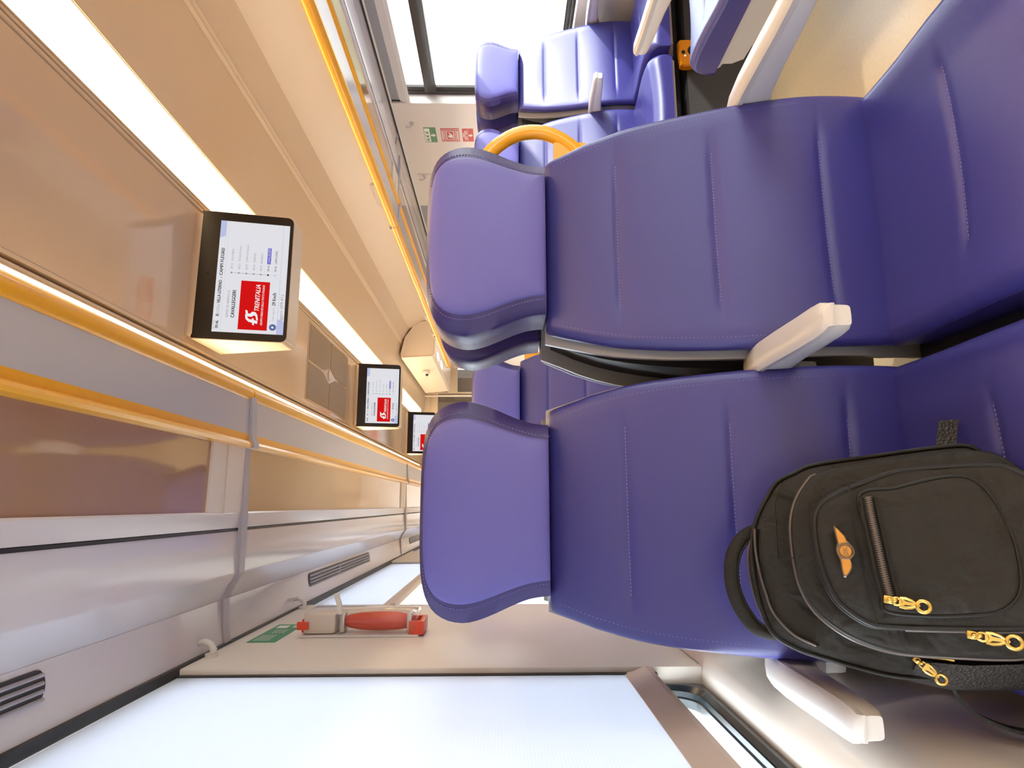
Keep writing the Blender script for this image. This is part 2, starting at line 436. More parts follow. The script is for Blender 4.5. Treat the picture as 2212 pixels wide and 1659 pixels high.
# ------------------------------------------------------------------ luggage racks
def rack(side, a, b, label, strap=True):
    """side -1: left wall, +1: right wall; sections are written for the left and mirrored"""
    o = root('luggage_rack', label, 'luggage rack', (XL if side < 0 else XR, (a+b)/2, CAMZ+.69), group='luggage racks along the %s wall' % ('left' if side < 0 else 'right'))
    L = b-a; X0 = XL; Z0 = CAMZ+.69
    T = (lambda p: [(x-X0, CAMZ+z-Z0) for x, z in p]) if side < 0 else (lambda p: [(-(x-X0), CAMZ+z-Z0) for x, z in p])
    h = L/2
    def part(name, p, m, e=0., ang=25):
        k = MB(); k.prism_y(T(p), -h+e, h-e); return k.build(name, M[m], o, ang=ang)
    cir = [(.292+.027*math.cos(t*PI/8), .694+.027*math.sin(t*PI/8)) for t in range(16)]
    part('hand_rail', cir, 'yellow', .004)
    part('fascia_panel', [(.276, .672), (.184, .668), (.184, .682), (.27, .70)], 'rack_panel', .004)
    part('yellow_lip', [(.184, .668), (.168, .668), (.164, .660), (.157, .656), (.150, .659), (.147, .666), (.147, .684), (.184, .684)], 'yellow', .004)
    part('glass_shelf', [(.148, .680), (-.018, .680), (-.018, .688), (.148, .688)], 'rack_glass', .002)
    part('rear_panel', [(-.016, .676), (-.020, .673), (-.056, .678), (-.058, .684), (-.062, .684), (-.064, .679), (-.166, .672), (-.172, .674), (-.20, .692), (-.232, .706), (-.24, .712), (-.16, .72), (-.016, .70)], 'rack_white', .002)
    part('panel_gap', [(-.0572, .677), (-.0632, .677), (-.0632, .684), (-.0572, .684)], 'black', .002)
    vp = part('vent_panel', [(-.234, .7064), (-.250, .706), (-.30, .699), (-.336, .692), (-.338, .698), (-.338, .73), (-.234, .73)], 'rack_white', .002)
    part('dark_gap', [(-.354, .680), (-.3355, .682), (-.3355, .70), (-.354, .6945)], 'black', .002)
    # upper tray above the fascia that hides the rack floor from above
    part('rack_tray', [(.27, .705), (.15, .70), (-.02, .705), (-.33, .74), (-.33, .748), (.15, .715), (.27, .718)], 'rack_panel', .004)
    if strap:
        s = MB()
        path = [(.318, .712), (.285, .668), (.27, .665), (.184, .661), (.15, .650), (.146, .674), (-.02, .668), (-.168, .666), (-.20, .686), (-.232, .699), (-.30, .695), (-.336, .688)]
        tp = T(path); up = T([(x, z+.012) for x, z in path])
        s.loft([[(x, h-.017, z) for x, z in tp], [(x, h+.017, z) for x, z in tp], [(x, h+.017, z) for x, z in up], [(x, h-.017, z) for x, z in up], [(x, h-.017, z) for x, z in tp]], closed=False)
        s.build('joint_strip', M['rack_grey'], o, ang=25)
        c = MB(); c.prism_y(T([(.15, .674), (-.018, .674), (-.018, .68), (.15, .68)]), h-.20, h-.01); c.build('end_cover', M['wall'], o, smooth=False)
        c = MB(); c.prism_y(T([(.15, .672), (-.018, .672), (-.018, .68), (.15, .68)]), h-.125, h-.120); c.build('cover_seam', M['ceiling'], o, smooth=False)
    return o, T
VENTS = [(-.05, 1.04), (2.37, 3.42), (4.87, 5.9)]
RL = [(-2.5, 1.67), (1.67, 4.45), (4.45, 7.2), (7.2, 10.9)]
names = ['grey and yellow luggage rack over the near left window', 'grey and yellow luggage rack over the emergency hammer case',
         'third length of left luggage rack beyond the hammer case', 'farthest length of left luggage rack before the end door']
for (a, b), n in zip(RL, names):
    o, T = rack(-1, a, b, n)
    for va, vb in VENTS:
        if a <= (va+vb)/2 < b:
            v = MB(); yc = (a+b)/2; zc = lambda x: -.0  # local
            c0, c1 = va-yc, vb-yc
            def vs(x): return interp([(-.336, .692), (-.30, .699), (-.25, .705)], x)-.69
            # recessed slot with rounded ends, four louvre blades
            P = []
            for t in range(9):
                an = -PI/2+PI*t/8; P.append((c1-.02+.02*math.cos(an), .5+.5*math.sin(an)))
            for t in range(9):
                an = PI/2+PI*t/8; P.append((c0+.02+.02*math.cos(an), .5+.5*math.sin(an)))
            pts = [(-.291+.047*q-XL, y, vs(-.291+.047*q)-.0015) for y, q in P]
            v.slab(pts, (0, 0, .003)); e = v.build('air_vent', M['sheet_metal'], o, smooth=False)
            bl = MB()
            for q in (.02, .27, .52, .77):
                x = -.291+.047*q
                bl.box((x-XL+.002, (c0+c1)/2, vs(x)-.0035), (.0038, c1-c0-.015, .005), rot=Euler((0, .5, 0)))
            for yy in (c0+(c1-c0)*.4, c0+(c1-c0)*.42): bl.box((-.268-XL, yy, vs(-.268)-.003), (.044, .006, .003))
            bl.build('louvre_blade', M['rack_grey'], e, smooth=False)
RR = [(-2.5, 1.0), (1.0, 3.75), (3.75, 6.4), (6.4, 7.9)]
names = ['right luggage rack length nearest the viewer, with yellow rail', 'right luggage rack with yellow rail over the bright window',
         'right luggage rack with yellow rail past the rail joint', 'short far length of right luggage rack ending at the bulkhead box']
for (a, b), n in zip(RR, names):
    o, T = rack(1, a, b, n)
    h = (b-a)/2
    br = MB(); e = h+.05
    for yy in ([e] if b-a > 2 else [0]):
        br.loft([[(-.50, yy-.30, .0), (-.50, yy-.30, .10), (-.42, yy-.14, .15), (-.42, yy+.10, .15), (-.50, yy+.24, .02)],
                 [(-.48, yy-.30, .0), (-.48, yy-.30, .10), (-.40, yy-.14, .15), (-.40, yy+.10, .15), (-.48, yy+.24, .02)]])
    br.build('rail_bracket', M['rack_grey'], o, smooth=False)
# coat hooks under the left rack and one on the right
def hook(X, side, y, z, label):
    o = root('coat_hook', label, 'hook', (X, y, z))
    b = MB(); b.cyl((0, 0, 0), (-side*.008, 0, 0), .014); b.build('hook_plate', M['plastic_white'], o)
    c = MB(); c.tube([(-side*x, 0, zz) for x, zz in ((.004, 0), (.016, -.004), (.028, .004), (.034, .018), (.030, .032), (.022, .036))], [.007, .008, .0075, .007, .006, .005], 10); c.build('hook_arm', M['plastic_white'], o)
hook(XL, -1, 1.53, 1.745, 'small white coat hook beside the near left blind')
hook(XL, -1, 2.20, 1.745, 'small white coat hook past the hammer case')
hook(XR, 1, 3.62, 1.66, 'small coat hook beside the bright right window')
hook(XR, 1, 4.28, 1.66, 'small coat hook above the wall panel seam on the right')

# ------------------------------------------------------------------ emergency hammer, stickers, signs
o = root('emergency_hammer_case', 'clear case with red emergency hammer on the left window pillar', 'emergency hammer', (XL, 1.79, 1.30))
b = MB(); b.box((.003, 0, .155), (.006, .115, .31), .003); b.build('back_plate', M['plastic_white'], o)
b = MB()
b.box((.034, 0, .155), (.062, .108, .298), .012); b.build('clear_cover', M['clear'], o)
b = MB(); b.box((.032, -.004, .262), (.05, .09, .085), .010); b.build('frosted_cap', M['wall'], o)
for zz, nm in ((.312, 1), (-.006, 0)):
    b = MB(); b.box((.022, -.0, zz), (.034, .10 if not nm else .03, .012), .002)
    if not nm: b.box((.022, -.045, zz+.018), (.034, .012, .03), .002); b.box((.022, .045, zz+.018), (.034, .012, .03), .002)
    else: b.box((.03, -.058, zz-.01), (.02, .006, .03), .001)
    b.build('red_clip', M['red'], o)
b = MB(); b.tube([(.034, -.012, z) for z in (.02, .03, .06, .11, .16, .19, .20)], [.010, .018, .023, .025, .022, .017, .012], 18); hm = b.build('hammer_handle', M['red'], o)
b = MB(); b.box((.034, -.012, .205), (.05, .05, .012), .002); b.box((.034, -.012, .028), (.05, .05, .012), .002); b.cyl((.012, -.012, .205), (.056, -.012, .205), .008); b.build('hammer_bracket', M['silver'], hm)
b = MB(); b.tube([(.06, -.06, .205), (.085, -.064, .208), (.112, -.068, .216)], .0045, 8, flat=1.6); b.build('seal_tie', M['white'], o)

st = root('escape_sticker', 'green emergency instruction sticker above the hammer case', 'sticker', (XL+.0005, 1.80, 1.69))
b = MB(); b.box((0, 0, 0), (.001, .24, .072)); b.build('sticker_sheet', M['green'], st, smooth=False)
b = MB(); F = frame((.0006, 0, 0), (0, -1, 0), (0, 0, 1)); F = frame((.0006, 0, 0), (0, 1, 0), (0, 0, 1))
for i in range(5): frect(b, F, -.105, .022-i*.008, -.03, .0245-i*.008)
for i in range(4): frect(b, F, -.01, .010-i*.009, .045, .0125-i*.009)
frect(b, F, .062, -.004, .098, .026); frect(b, F, .07, -.03, .10, -.016); b.build('sticker_print', M['white'], st, smooth=False)

def rsign(name, label, y, z, w, h, m):
    o = root(name, label, 'sign', (XR-.001, y, z)); o.scale = (1, 1, .83); b = MB(); b.box((0, 0, 0), (.0015, w, h)); b.build('sign_sheet', M[m], o, smooth=False)
    return o, frame((-.0012, 0, 0), (0, -1, 0), (0, 0, 1))
def arrow(b, F, cx, cy, s, dirv):
    # arrow pointing down on the sign
    P = [(-.5, .1), (-.2, .1), (-.2, .5), (.2, .5), (.2, .1), (.5, .1), (0, -.5)]
    b.poly([F @ Vector((cx+px*s, cy+py*s*dirv, .0006)) for px, py in P])
o, F = rsign('exit_sign', 'green emergency exit sign with arrow, topmost on the right wall', 3.75, 1.555, .165, .095, 'sign_green')
b = MB(); frect(b, F, -.075, .002, .075, .044); arrow(b, F, 0, -.024, .04, 1); b.build('sign_print', M['white'], o, smooth=False)
b = MB(); 
for dx in (-.05, -.012, .03): b.poly([F @ Vector((dx+px, .023+py, .0009)) for px, py in ((-.012, -.014), (0, -.004), (.012, -.015), (.016, -.01), (.004, .004), (.014, .014), (.004, .017), (-.006, .006), (-.016, .010))])
b.build('running_figure', M['sign_green'], o, smooth=False)
o, F = rsign('alarm_sign', 'red passenger alarm notice between two arrow signs on the right wall', 3.75, 1.425, .15, .145, 'sign_red')
b = MB()
def fr_rect(b, F, x0, y0, x1, y1, t, l=.0006):
    frect(b, F, x0, y0, x1, y0+t, l); frect(b, F, x0, y1-t, x1, y1, l); frect(b, F, x0, y0, x0+t, y1, l); frect(b, F, x1-t, y0, x1, y1, l)
fr_rect(b, F, -.068, -.066, .068, .066, .004); fr_rect(b, F, -.05, -.032, .05, .032, .006); frect(b, F, -.06, .040, .06, .044); frect(b, F, -.06, -.044, .06, -.040)
for i in range(2): frect(b, F, -.05, .050+i*.007, .05, .0535+i*.007)
for i in range(2): frect(b, F, -.05, -.062+i*.008, .05, -.058+i*.008)
b.poly([F @ Vector((px, py, .0006)) for px, py in ((-.03, -.02), (-.022, .014), (-.004, .018), (.004, .0), (.026, .012), (.03, .004), (.008, -.012), (.0, -.02))])
b.build('sign_print', M['white'], o, smooth=False)
o, F = rsign('fire_arrow_sign', 'small red fire equipment sign with arrow, lowest on the right wall', 3.75, 1.308, .145, .088, 'sign_red')
b = MB(); frect(b, F, -.07, -.001, .07, .001); arrow(b, F, 0, -.022, .036, 1); frect(b, F, -.05, .008, -.01, .014); frect(b, F, -.05, .02, .05, .026); frect(b, F, .01, .008, .05, .014); frect(b, F, -.02, .032, .03, .038)
b.build('sign_print', M['white'], o, smooth=False)

# ------------------------------------------------------------------ hanging information screens
def make_screen():
    o = root('information_screen', '', 'screen', (XC, 0, 0))
    W, H = .61, .395; zt = ZT-.03; tilt = .082
    # housing: wedge of two screens back to back, lower corners rounded
    def out(W, H, y_top, y_bot, r, gx=0, gz=0):
        P = [(-W/2+gx, 0), (W/2-gx, 0)]
        for t in range(7):
            an = -PI/2*t/6; P.append((W/2-r-gx+r*math.cos(an), -H+r+gz+r*math.sin(an)))
        for t in range(7):
            an = -PI/2-PI/2*t/6; P.append((-W/2+r+gx+r*math.cos(an), -H+r+gz+r*math.sin(an)))
        return [(x, y_top+(y_bot-y_top)*(-z/H), zt+z) for x, z in P]
    b = MB(); b.loft([out(W, H, .004, .004+tilt, .028), out(W, H, .30, .21, .028)]); hs = b.build('housing', M['housing'], o, ang=30)
    b = MB(); b.box((0, .15, zt+.02), (.58, .30, .05), .004); b.build('ceiling_mount', M['ceiling_gloss'], o)
    b = MB(); b.loft([out(W-.006, H-.004, .0, tilt, .027), out(W-.006, H-.004, .0045, .0045+tilt, .027)]); bz = b.build('bezel', M['bezel'], o, ang=30)
    # display frame of reference: origin bottom-left of the lit area
    dw, dh = .530, .302
    d = Vector((0, tilt, -H)).normalized(); upv = -d
    o_top = Vector((-W/2+.036, 0, zt))+d*(.206*Vector((0, tilt, -H)).length)
    bl = o_top+d*dh
    F = frame(bl, (1, 0, 0), upv)           # normal = x cross up -> towards -y
    b = MB(); frect(b, F, 0, 0, dw, dh, .0006); ds = b.build('display', M['scr_white'], bz, smooth=False)
    P = lambda p: p*dw
    Q = lambda q: (1-q)*dh
    ink, gry, red, vio, blu, logo, bnd = MB(), MB(), MB(), MB(), MB(), MB(), MB()
    def tx(mb, s, p0, p1, q0, q1, bold=0, shear=0, lift=.0014):
        k = MB(); add_text(k, s, F, P(p0), Q(q1), (p1-p0)*dw, (q1-q0)*dh, bold, shear, lift)
        k.build('lettering', {id(ink): M['scr_ink'], id(gry): M['scr_grey'], id(logo): M['scr_logo']}[id(mb)], bz, smooth=False)
    frect(bnd, F, P(0), Q(.115), P(1), Q(.118), .001); frect(bnd, F, P(0), Q(.905), P(1), Q(.91), .001)
    bnd.poly([F @ Vector((P(x), Q(y), .001)) for x, y in ((.84, .0), (1, .0), (1, .085), (.86, .085))])
    bnd.poly([F @ Vector((P(x), Q(y), .001)) for x, y in ((0, .9), (.14, .9), (.115, 1), (0, 1))])
    tx(gry, '08/11/2023', .02, .10, .012, .03)
    tx(ink, '09.46', .03, .095, .045, .085, .0008)
    tx(ink, 'R', .135, .15, .04, .085, .001, .25); tx(gry, '21275', .152, .215, .045, .085); tx(gry, 'da', .22, .24, .045, .085)
    tx(ink, 'VILLA LITERNO', .25, .455, .04, .085, .0010); tx(gry, 'a', .475, .488, .055, .085); tx(ink, 'CAMPI FLEGREI', .50, .745, .04, .085, .0010)
    tx(gry, 'SIAMO IN ARRIVO A:', .13, .37, .175, .21)
    tx(ink, 'CAVALLEGGERI', .13, .37, .245, .295, .0012)
    frect(red, F, P(.03), Q(.765), P(.465), Q(.355), .001)
    tx(logo, 'TRENITALIA', .20, .435, .57, .635, .0010, .3, .002)
    tx(logo, 'GRUPPO FERROVIE DELLO STATO ITALIANE', .075, .435, .665, .695, .0002, .1, .002)
    # the two interlocked italic letters of the operator's mark
    def band(pts): logo.poly([F @ Vector((P(x), Q(y), .002)) for x, y in pts])
    band([(.085, .625), (.10, .50), (.125, .455), (.165, .445), (.160, .475), (.135, .485), (.125, .505), (.112, .625)])
    band([(.075, .555), (.135, .545), (.132, .57), (.072, .58)])
    band([(.205, .445), (.20, .475), (.175, .485), (.172, .51), (.192, .545), (.188, .59), (.165, .618), (.115, .632), (.12, .605), (.150, .595), (.160, .575), (.145, .535), (.147, .485), (.17, .452)])
    # timeline
    ys = [.205, .31, .415, .52, .622, .727, .83]
    tm = ['09.12', '09.21', '09.27', '09.33', '09.37', '09.41', '09.45']
    nm = ['VILLA LITERNO', 'GIUGLIANO-QUAL.', 'QUARTO DI MARANO', 'POZZUOLI', 'BAGNOLI', 'CAVALLEGGERI', 'CAMPI FLEGREI']
    ln = [.11, .145, .16, .085, .085, .135, .12]
    px = .53
    frect(gry, F, P(px)-.0008, Q(.727), P(px)+.0008, Q(.205), .001); frect(bnd, F, P(px)-.0006, Q(.83), P(px)+.0006, Q(.727), .001)
    def disc(mb, x, y, r, l=.0013): mb.poly([F @ Vector((P(x)+r*math.cos(t*PI/8), Q(y)+r*math.sin(t*PI/8), l)) for t in range(16)])
    for i, y in enumerate(ys):
        k = ink if i == 5 else gry
        disc(ink if i == 5 else (bnd if i == 6 else gry), px, y, .0042)
        tx(ink if i >= 5 else gry, tm[i], .565, .615, y-.016, y+.014)
        if i == 5: frect(vio, F, P(.63), Q(y+.026), P(.63+ln[i]+.012), Q(y-.026), .001); tx(logo, nm[i], .636, .636+ln[i], y-.018, y+.016)
        else: tx(ink if i == 6 else gry, nm[i], .635, .635+ln[i], y-.016, y+.014)
    disc(blu, .062, .845, .0155); logo.poly([F @ Vector((P(.062)+.005*math.cos(t*PI/8), Q(.845)+.006*math.sin(t*PI/8), .002)) for t in range(12)])
    tx(gry, 'Treno regionale', .115, .24, .83, .86); tx(ink, '29 Km/h', .255, .37, .815, .865, .0009)
    tx(gry, 'lggeri (09.41)', .12, .36, .93, .985)
    for n_, k_, m_ in (('black_lettering', ink, 'scr_ink'), ('grey_lettering', gry, 'scr_grey'), ('red_panel', red, 'scr_red'), ('violet_highlight', vio, 'scr_violet'),
                       ('blue_disc', blu, 'scr_blue'), ('white_logo', logo, 'scr_logo'), ('pale_lines', bnd, 'scr_band')):
        k_.build(n_, M[m_], bz, smooth=False)
    b = MB(); b.cyl((.0, .014, zt-.045), (.0, .006, zt-.046), .006, 14); b.build('sensor_eye', M['sheet_metal'], o)
    return o
s0 = make_screen(); s0.location = (XC, 2.69, 0)
s0['group'] = 'hanging information screens'
s0['label'] = 'nearest and largest of the hanging ceiling screens with red railway logo'
copy_tree(s0, (XC, 5.86, 0), 0, 'second hanging ceiling screen, just past the perforated grille')
copy_tree(s0, (XC, 9.03, 0), 0, 'farthest hanging ceiling screen, partly hidden by the window seat headrest')

# ------------------------------------------------------------------ bulkhead box, lights, dome camera, end wall
o = root('bulkhead_box', 'cream ceiling cupboard box above the far right seats', 'cupboard', (2.13, 9.2, 1.97))
b = MB(); b.loft([[(-.23, -1.3, .03), (-.20, -1.3, 0), (.26, -1.3, 0), (.26, -1.3, .05), (.20, -1.3, .25), (.02, -1.3, .38), (-.20, -1.3, .43), (-.26, -1.3, .42)], [(-.23, 1.3, .03), (-.20, 1.3, 0), (.26, 1.3, 0), (.26, 1.3, .05), (.20, 1.3, .25), (.02, 1.3, .38), (-.20, 1.3, .43), (-.26, 1.3, .42)]]); b.build('box_body', M['wall'], o, ang=20)
b = MB(); b.tube([(-.255, -1.302, .40), (-.232, -1.302, .02), (-.20, -1.302, -.004), (.26, -1.302, -.004)], .008, 8); b.build('box_edge', M['blind_bar'], o)
o = root('dome_camera', 'small white dome security camera on the ceiling box', 'camera', (1.875, 8.75, 2.17))
b = MB(); b.ball((-.02, 0, 0), .055, (.8, 1, 1)); b.build('dome_body', M['plastic_white'], o)
b = MB(); b.ball((-.056, -.02, -.014), .022); b.build('dome_lens', M['black'], o)
for i, y in enumerate((8.35, 8.85)):
    o = root('reading_light', 'oval warm light under the far ceiling box, %s one' % ('nearer' if i == 0 else 'farther'), 'light', (1.99, y, 1.965), group='oval lights under the ceiling box')
    b = MB(); b.ball((0, 0, 0), .09, (.6, 1.9, .12)); b.build('light_lens', M['led'], o)
    b = MB(); b.tube([(.056*math.cos(t*PI/12), .174*math.sin(t*PI/12), .002) for t in range(24)], .006, 6, True); b.build('light_rim', M['plastic_white'], o)
ew = MB(); XM = (XL+XR)/2
ew.box((XM, Y1+.04, 2.49), (XR-XL, .08, .26)); ew.box((.05, Y1+.04, 1.2), (.78, .08, 2.4)); ew.box((1.42, Y1+.04, .45), (1.96, .08, .9))
struct(ew.build('wall_far', M['wall'], smooth=False))
dr = MB()
dr.box((1.42, Y1-.01, 2.29), (1.96, .05, .13), .004); dr.box((2.17, Y1-.03, 1.965), (.46, .06, .17), .004)
dr.box((1.955, Y1-.03, 1.6), (.03, .04, 1.5), .004); dr.box((.46, Y1-.01, 1.6), (.05, .05, 1.4), .004)
for dx in (-.08, .02): dr.cyl((2.02+dx+.05, Y1-.065, 1.93), (2.02+dx+.05, Y1-.05, 1.93), .008, 10)
d = struct(dr.build('door_1', M['ceiling'], ang=30))
g = MB(); g.box((1.42, Y1+.02, 1.63), (1.94, .01, 1.46)); g.build('pane', M['door_glass'], d, smooth=False)
ew = MB(); ew.box((XM, Y1+1.6, 1.3), (XR-XL+.3, .08, 2.7)); struct(ew.build('wall_vestibule', M['ceiling'], smooth=False))
nw = MB(); nw.box((XM, Y0-.04, 1.3), (XR-XL+.3, .08, 2.7)); struct(nw.build('wall_near', M['wall'], smooth=False))
b = MB(); b.cyl((1.86, 10.72, .0), (1.86, 10.72, 2.43), .018); tag(b.build('grab_pole', M['plastic_white']), 'thin white vertical grab pole in front of the end door', 'pole')

# ------------------------------------------------------------------ seats
HW = smooth_tab([(.40, .218), (.47, .221), (.58, .222), (.70, .220), (.80, .214), (.87, .205), (.93, .191), (.97, .178), (1.0, .169)])
FY = smooth_tab([(.40, -.235), (.47, -.245), (.56, -.243), (.65, -.225), (.75, -.196), (.85, -.168), (.93, -.140), (1.0, -.114)])
STZ = (.875, .715, .545)
HRO = [(0, .150), (.02, .153), (.05, .164), (.08, .177), (.11, .187), (.14, .192), (.165, .189), (.185, .176), (.20, .152), (.2085, .118), (.2125, .07), (.2135, 0)]
def back_front(x, z):
    hw = interp(HW, z); y = interp(FY, z)
    s = max(-1, min(1, x/hw))
    for zs in STZ:
        if abs(s) < .80:
            w = min(1, (.80-abs(s))/.15)
            y += .0028*w*math.exp(-((z-zs)/.007)**2)
        y -= .0
    zz = [1.0, *STZ, .46]
    for a, b in zip(zz, zz[1:]):
        if b <= z <= a: y -= (.0025 if b > .5 else .0008)*math.sin(PI*(z-b)/(a-b))*(1-s*s)
    y += .0096*(1-s*s)*min(1, max(.15, (1.0-z)/.15))   # shallow hollow across
    return y
def make_seat(kind, flip):
    """kind 'window' or 'aisle'; flip mirrors left and right.  Faces -y, origin on the floor below the back"""
    f = -1 if flip else 1
    o = root('train_seat', '', 'seat', (0, 0, 0))
    # --- backrest cushion
    zl = sorted(set([.43, .44, .455]+[.47+.02*i for i in range(27)]+[zs+d for zs in STZ for d in (-.014, -.009, -.005, -.002, .0, .002, .005, .009, .014)]))
    zl = [z for z in zl if z <= .992]
    def ring(z, ins=0.):
        hw = interp(HW, z)-ins; y0 = interp(FY, z); th = .052; r = .016; P = []
        n = 18
        for i in range(n+1):
            x = (-1+2*i/n)*(hw-r); P.append((x, back_front(x, z)+ins, z))
        for t in range(1, 7):
            an = -PI/2+PI*t/7; P.append((hw-r+r*math.cos(an), back_front(hw-r, z)+ins+r+(r-ins)*math.sin(an), z))
        P.append((hw-r, y0+th, z)); P.append((-hw+r, y0+th, z))
        for t in range(1, 7):
            an = PI/2+PI*t/7; P.append((-hw+r+r*math.cos(an), back_front(-hw+r, z)+ins+r+(r-ins)*math.sin(an), z))
        return P
    b = MB()
    top = ring(.992); 
    rs = [ring(z) for z in zl]
    def sq(z, i):
        return [(x, y, z) for x, y, _ in ring(.992, i)]
    rs += [sq(.997, .003), sq(1.0, .010)]
    b.loft(rs); br = b.build('backrest', M['leather'], o, ang=60)
    # --- stitching on backrest
    for zs in STZ:
        x = -.135; t = MB()
        while x < .135:
            t.box((x, back_front(x, zs)-.0004, zs), (.0034, .0014, .0011)); x += .0058
        t.build('stitching', M['thread'], br, smooth=False)
    for sg in (-1, 1):
        z = .50; t = MB()
        while z < .985:
            hw = interp(HW, z); xx = sg*(hw-.019)
            t.box((xx, back_front(sg*(hw-.026), z)+.0004, z), (.0012, .0014, .0036)); z += .0062
        t.build('stitching', M['thread'], br, smooth=False)
    for sg in (-1, 1):
        b = MB(); b.tube([(sg*(interp(HW, z)-.0035), interp(FY, z)+.018, z) for z in [.47+.026*i for i in range(21)]], .0022, 6)
        b.build('piping', M['leather_dark'], br)
    # --- seat cushion
    hw = .221; yb, yf = -.225, -.60
    def top(y): return interp([(-.60, .466), (-.56, .478), (-.5, .482), (-.42, .478), (-.33, .470), (-.245, .468), (-.225, .470)], y)
    def cring(y, zt, zb, ins=0):
        h = hw-ins; P = []; n = 16; r = .024
        cr = -.238 < y
        for i in range(n+1):
            s = -1+2*i/n; x = s*(h-r)
            P.append((x, y, zt-.012*(1-s*s)-(.004*math.exp(-((y+.43)/.006)**2) if abs(s) < .75 else 0)))
        for k in range(1, 6):
            an = PI/2-PI/2*k/5; P.append((h-r+r*math.cos(an), y, zt-r+r*math.sin(an)))
        P.append((h-.006, y, zb)); P.append((-h+.006, y, zb))
        for k in range(0, 5):
            an = PI-PI/2*k/5; P.append((-h+r+r*math.cos(an), y, zt-r+r*math.sin(an)))
        return P
    b = MB(); R = []
    for y in (yb, -.24, -.25, -.27, -.30, -.34, -.38, -.41, -.42, -.426, -.43, -.434, -.44, -.45, -.48, -.52, -.555): R.append(cring(y, top(y), .385))
    for k in range(1, 9):
        an = PI/2*k/8; R.append(cring(-.555-.05*math.sin(an), .478-.05*(1-math.cos(an)), .385, .004*k/8))
    R.append(cring(-.603, .40, .384, .006))
    b.loft(R); cu = b.build('seat_cushion', M['leather'], o, ang=60)
    t = MB(); x = -.135
    while x < .135:
        s = x/(hw-.024); t.box((x, -.43, top(-.43)-.012*(1-s*s)-.0034), (.0034, .0011, .0014)); x += .0058
    t.build('stitching', M['thread'], cu, smooth=False)
    for sg in (-1, 1):
        b = MB(); b.tube([(sg*(hw-.002), y, top(y)-.020) for y in [-.24-.02*i for i in range(17)]], .0022, 6); b.build('piping', M['leather_dark'], cu)
    # --- headrest: dark padded body with light face
    zb = 1.0025
    b = MB(); b.box((0, -.072, 1.0), (.24, .04, .05), .004); b.build('headrest_gap_block', M['black'], o)  # black block added so the gap below the headrest stays dark
    HALF = [(.150, 0), (.154, .03), (.165, .06), (.179, .09), (.190, .118), (.194, .142), (.189, .168), (.174, .190), (.148, .204), (.11, .211), (.06, .2135), (0, .2140)]
    FACE = [(.121, .001), (.125, .03), (.134, .06), (.146, .09), (.156, .118), (.160, .142), (.157, .166), (.145, .186), (.122, .199), (.09, .2045), (.05, .2065), (0, .2070)]
    def sym(h):
        q = [(v.x*.932, v.y) for v in crom(h, 34, False)]; q[-1] = (0., q[-1][1])
        return q+[(-x, z) for x, z in reversed(q[:-1])]
    full = sym(HALF); face = sym(FACE)
    n = len(full)
    yat = lambda z: -.108-.0*z
    b = MB()
    c0 = lambda P, y, s=1.: [(x*s, y+.02*(z/.21)*0, zb+(z-.1)*s+.1 if s != 1 else zb+z) for x, z in P]
    b.loft([c0(full, -.030, .97), c0(full, -.036), c0(full, -0.095), c0(full, -0.128), [(x*.985, -.140, zb+z*.995) for x, z in full], [(x*1.015, -.154, zb+z) for x, z in face], [(x*.995, -.1555, zb+z*.998) for x, z in face]])
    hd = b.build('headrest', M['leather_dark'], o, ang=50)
    b = MB()
    rr = []
    for sc, y in ((1.0, -.1535), (.985, -.1585), (.95, -.162), (.85, -.1655), (.65, -.168), (.4, -.169), (.15, -.1695)):
        rr.append([(x*sc, y+.010*(1-(min(1, abs(x*sc)/.16))**2)*0 , zb+.10+(z-.10)*sc) for x, z in face])
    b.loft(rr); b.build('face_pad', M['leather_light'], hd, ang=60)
    t = MB(); acc = 0.; done = False
    fp = [Vector((x*1.045, zb+z*1.006)) for x, z in face]
    for i in range(n-1):
        p, q = fp[i], fp[i+1]; L = (q-p).length
        while acc < L:
            c = p.lerp(q, acc/L); an = math.atan2((q-p).y, (q-p).x)
            if c.x < 0 and not done: t.build('stitching', M['thread'], hd, smooth=False); t = MB(); done = True
            if abs(c.x) > .09: t.box((c.x, -.1522, c.y), (.0030, .0014, .0010), rot=Euler((0, -an, 0)))
            acc += .0055
        acc -= L
    t.build('stitching', M['thread'], hd, smooth=False)
    # --- back shell
    b = MB(); R = []
    for z in [.30]+[.36+.04*i for i in range(17)]:
        hw_ = interp(HW, z)+.006; y = interp(FY, max(z, .47))+.055; y = min(y, -.030)
        if z < .47: y = -.175+(.47-z)*.12
        P = []
        for i in range(13):
            s = -1+2*i/12; P.append((s*hw_, y+.010*(1-s*s), z))
        P += [((1-2*i/12)*hw_, y+.010+.010*(1-(1-2*i/12)**2), z) for i in range(13)]
        R.append(P)
    b.loft(R); sh = b.build('back_shell', M['shell'], o, ang=40)
    b = MB(); R = []
    for z in [.31]+[.38+.05*i for i in range(13)]:
        hw_ = interp(HW, z)-.022; y = min(interp(FY, max(z, .47))+.064, -.021)
        if z < .47: y = -.167+(.47-z)*.12
        R.append([(-hw_, y, z), (hw_, y, z), (hw_, max(y+.004, -.006-.05*(1.0-z)), z), (-hw_, max(y+.004, -.006-.05*(1.0-z)), z)])
    b.loft(R); b.build('shell_back_panel', M['dark_metal'], sh, ang=40)
    # --- under frame
    x0_, x1_ = (-.2375, .2375) if kind == 'window' else sorted((-.2375*f, .188*f))
    b = MB(); b.box(((x0_+x1_)/2, -.32, .345), (x1_-x0_, .28, .07), .006); b.build('support_beam', M['dark_metal'], o)
    b = MB(); b.box((0, -.30, .155), (.07, .12, .31), .01); b.build('pedestal', M['dark_metal'], o)
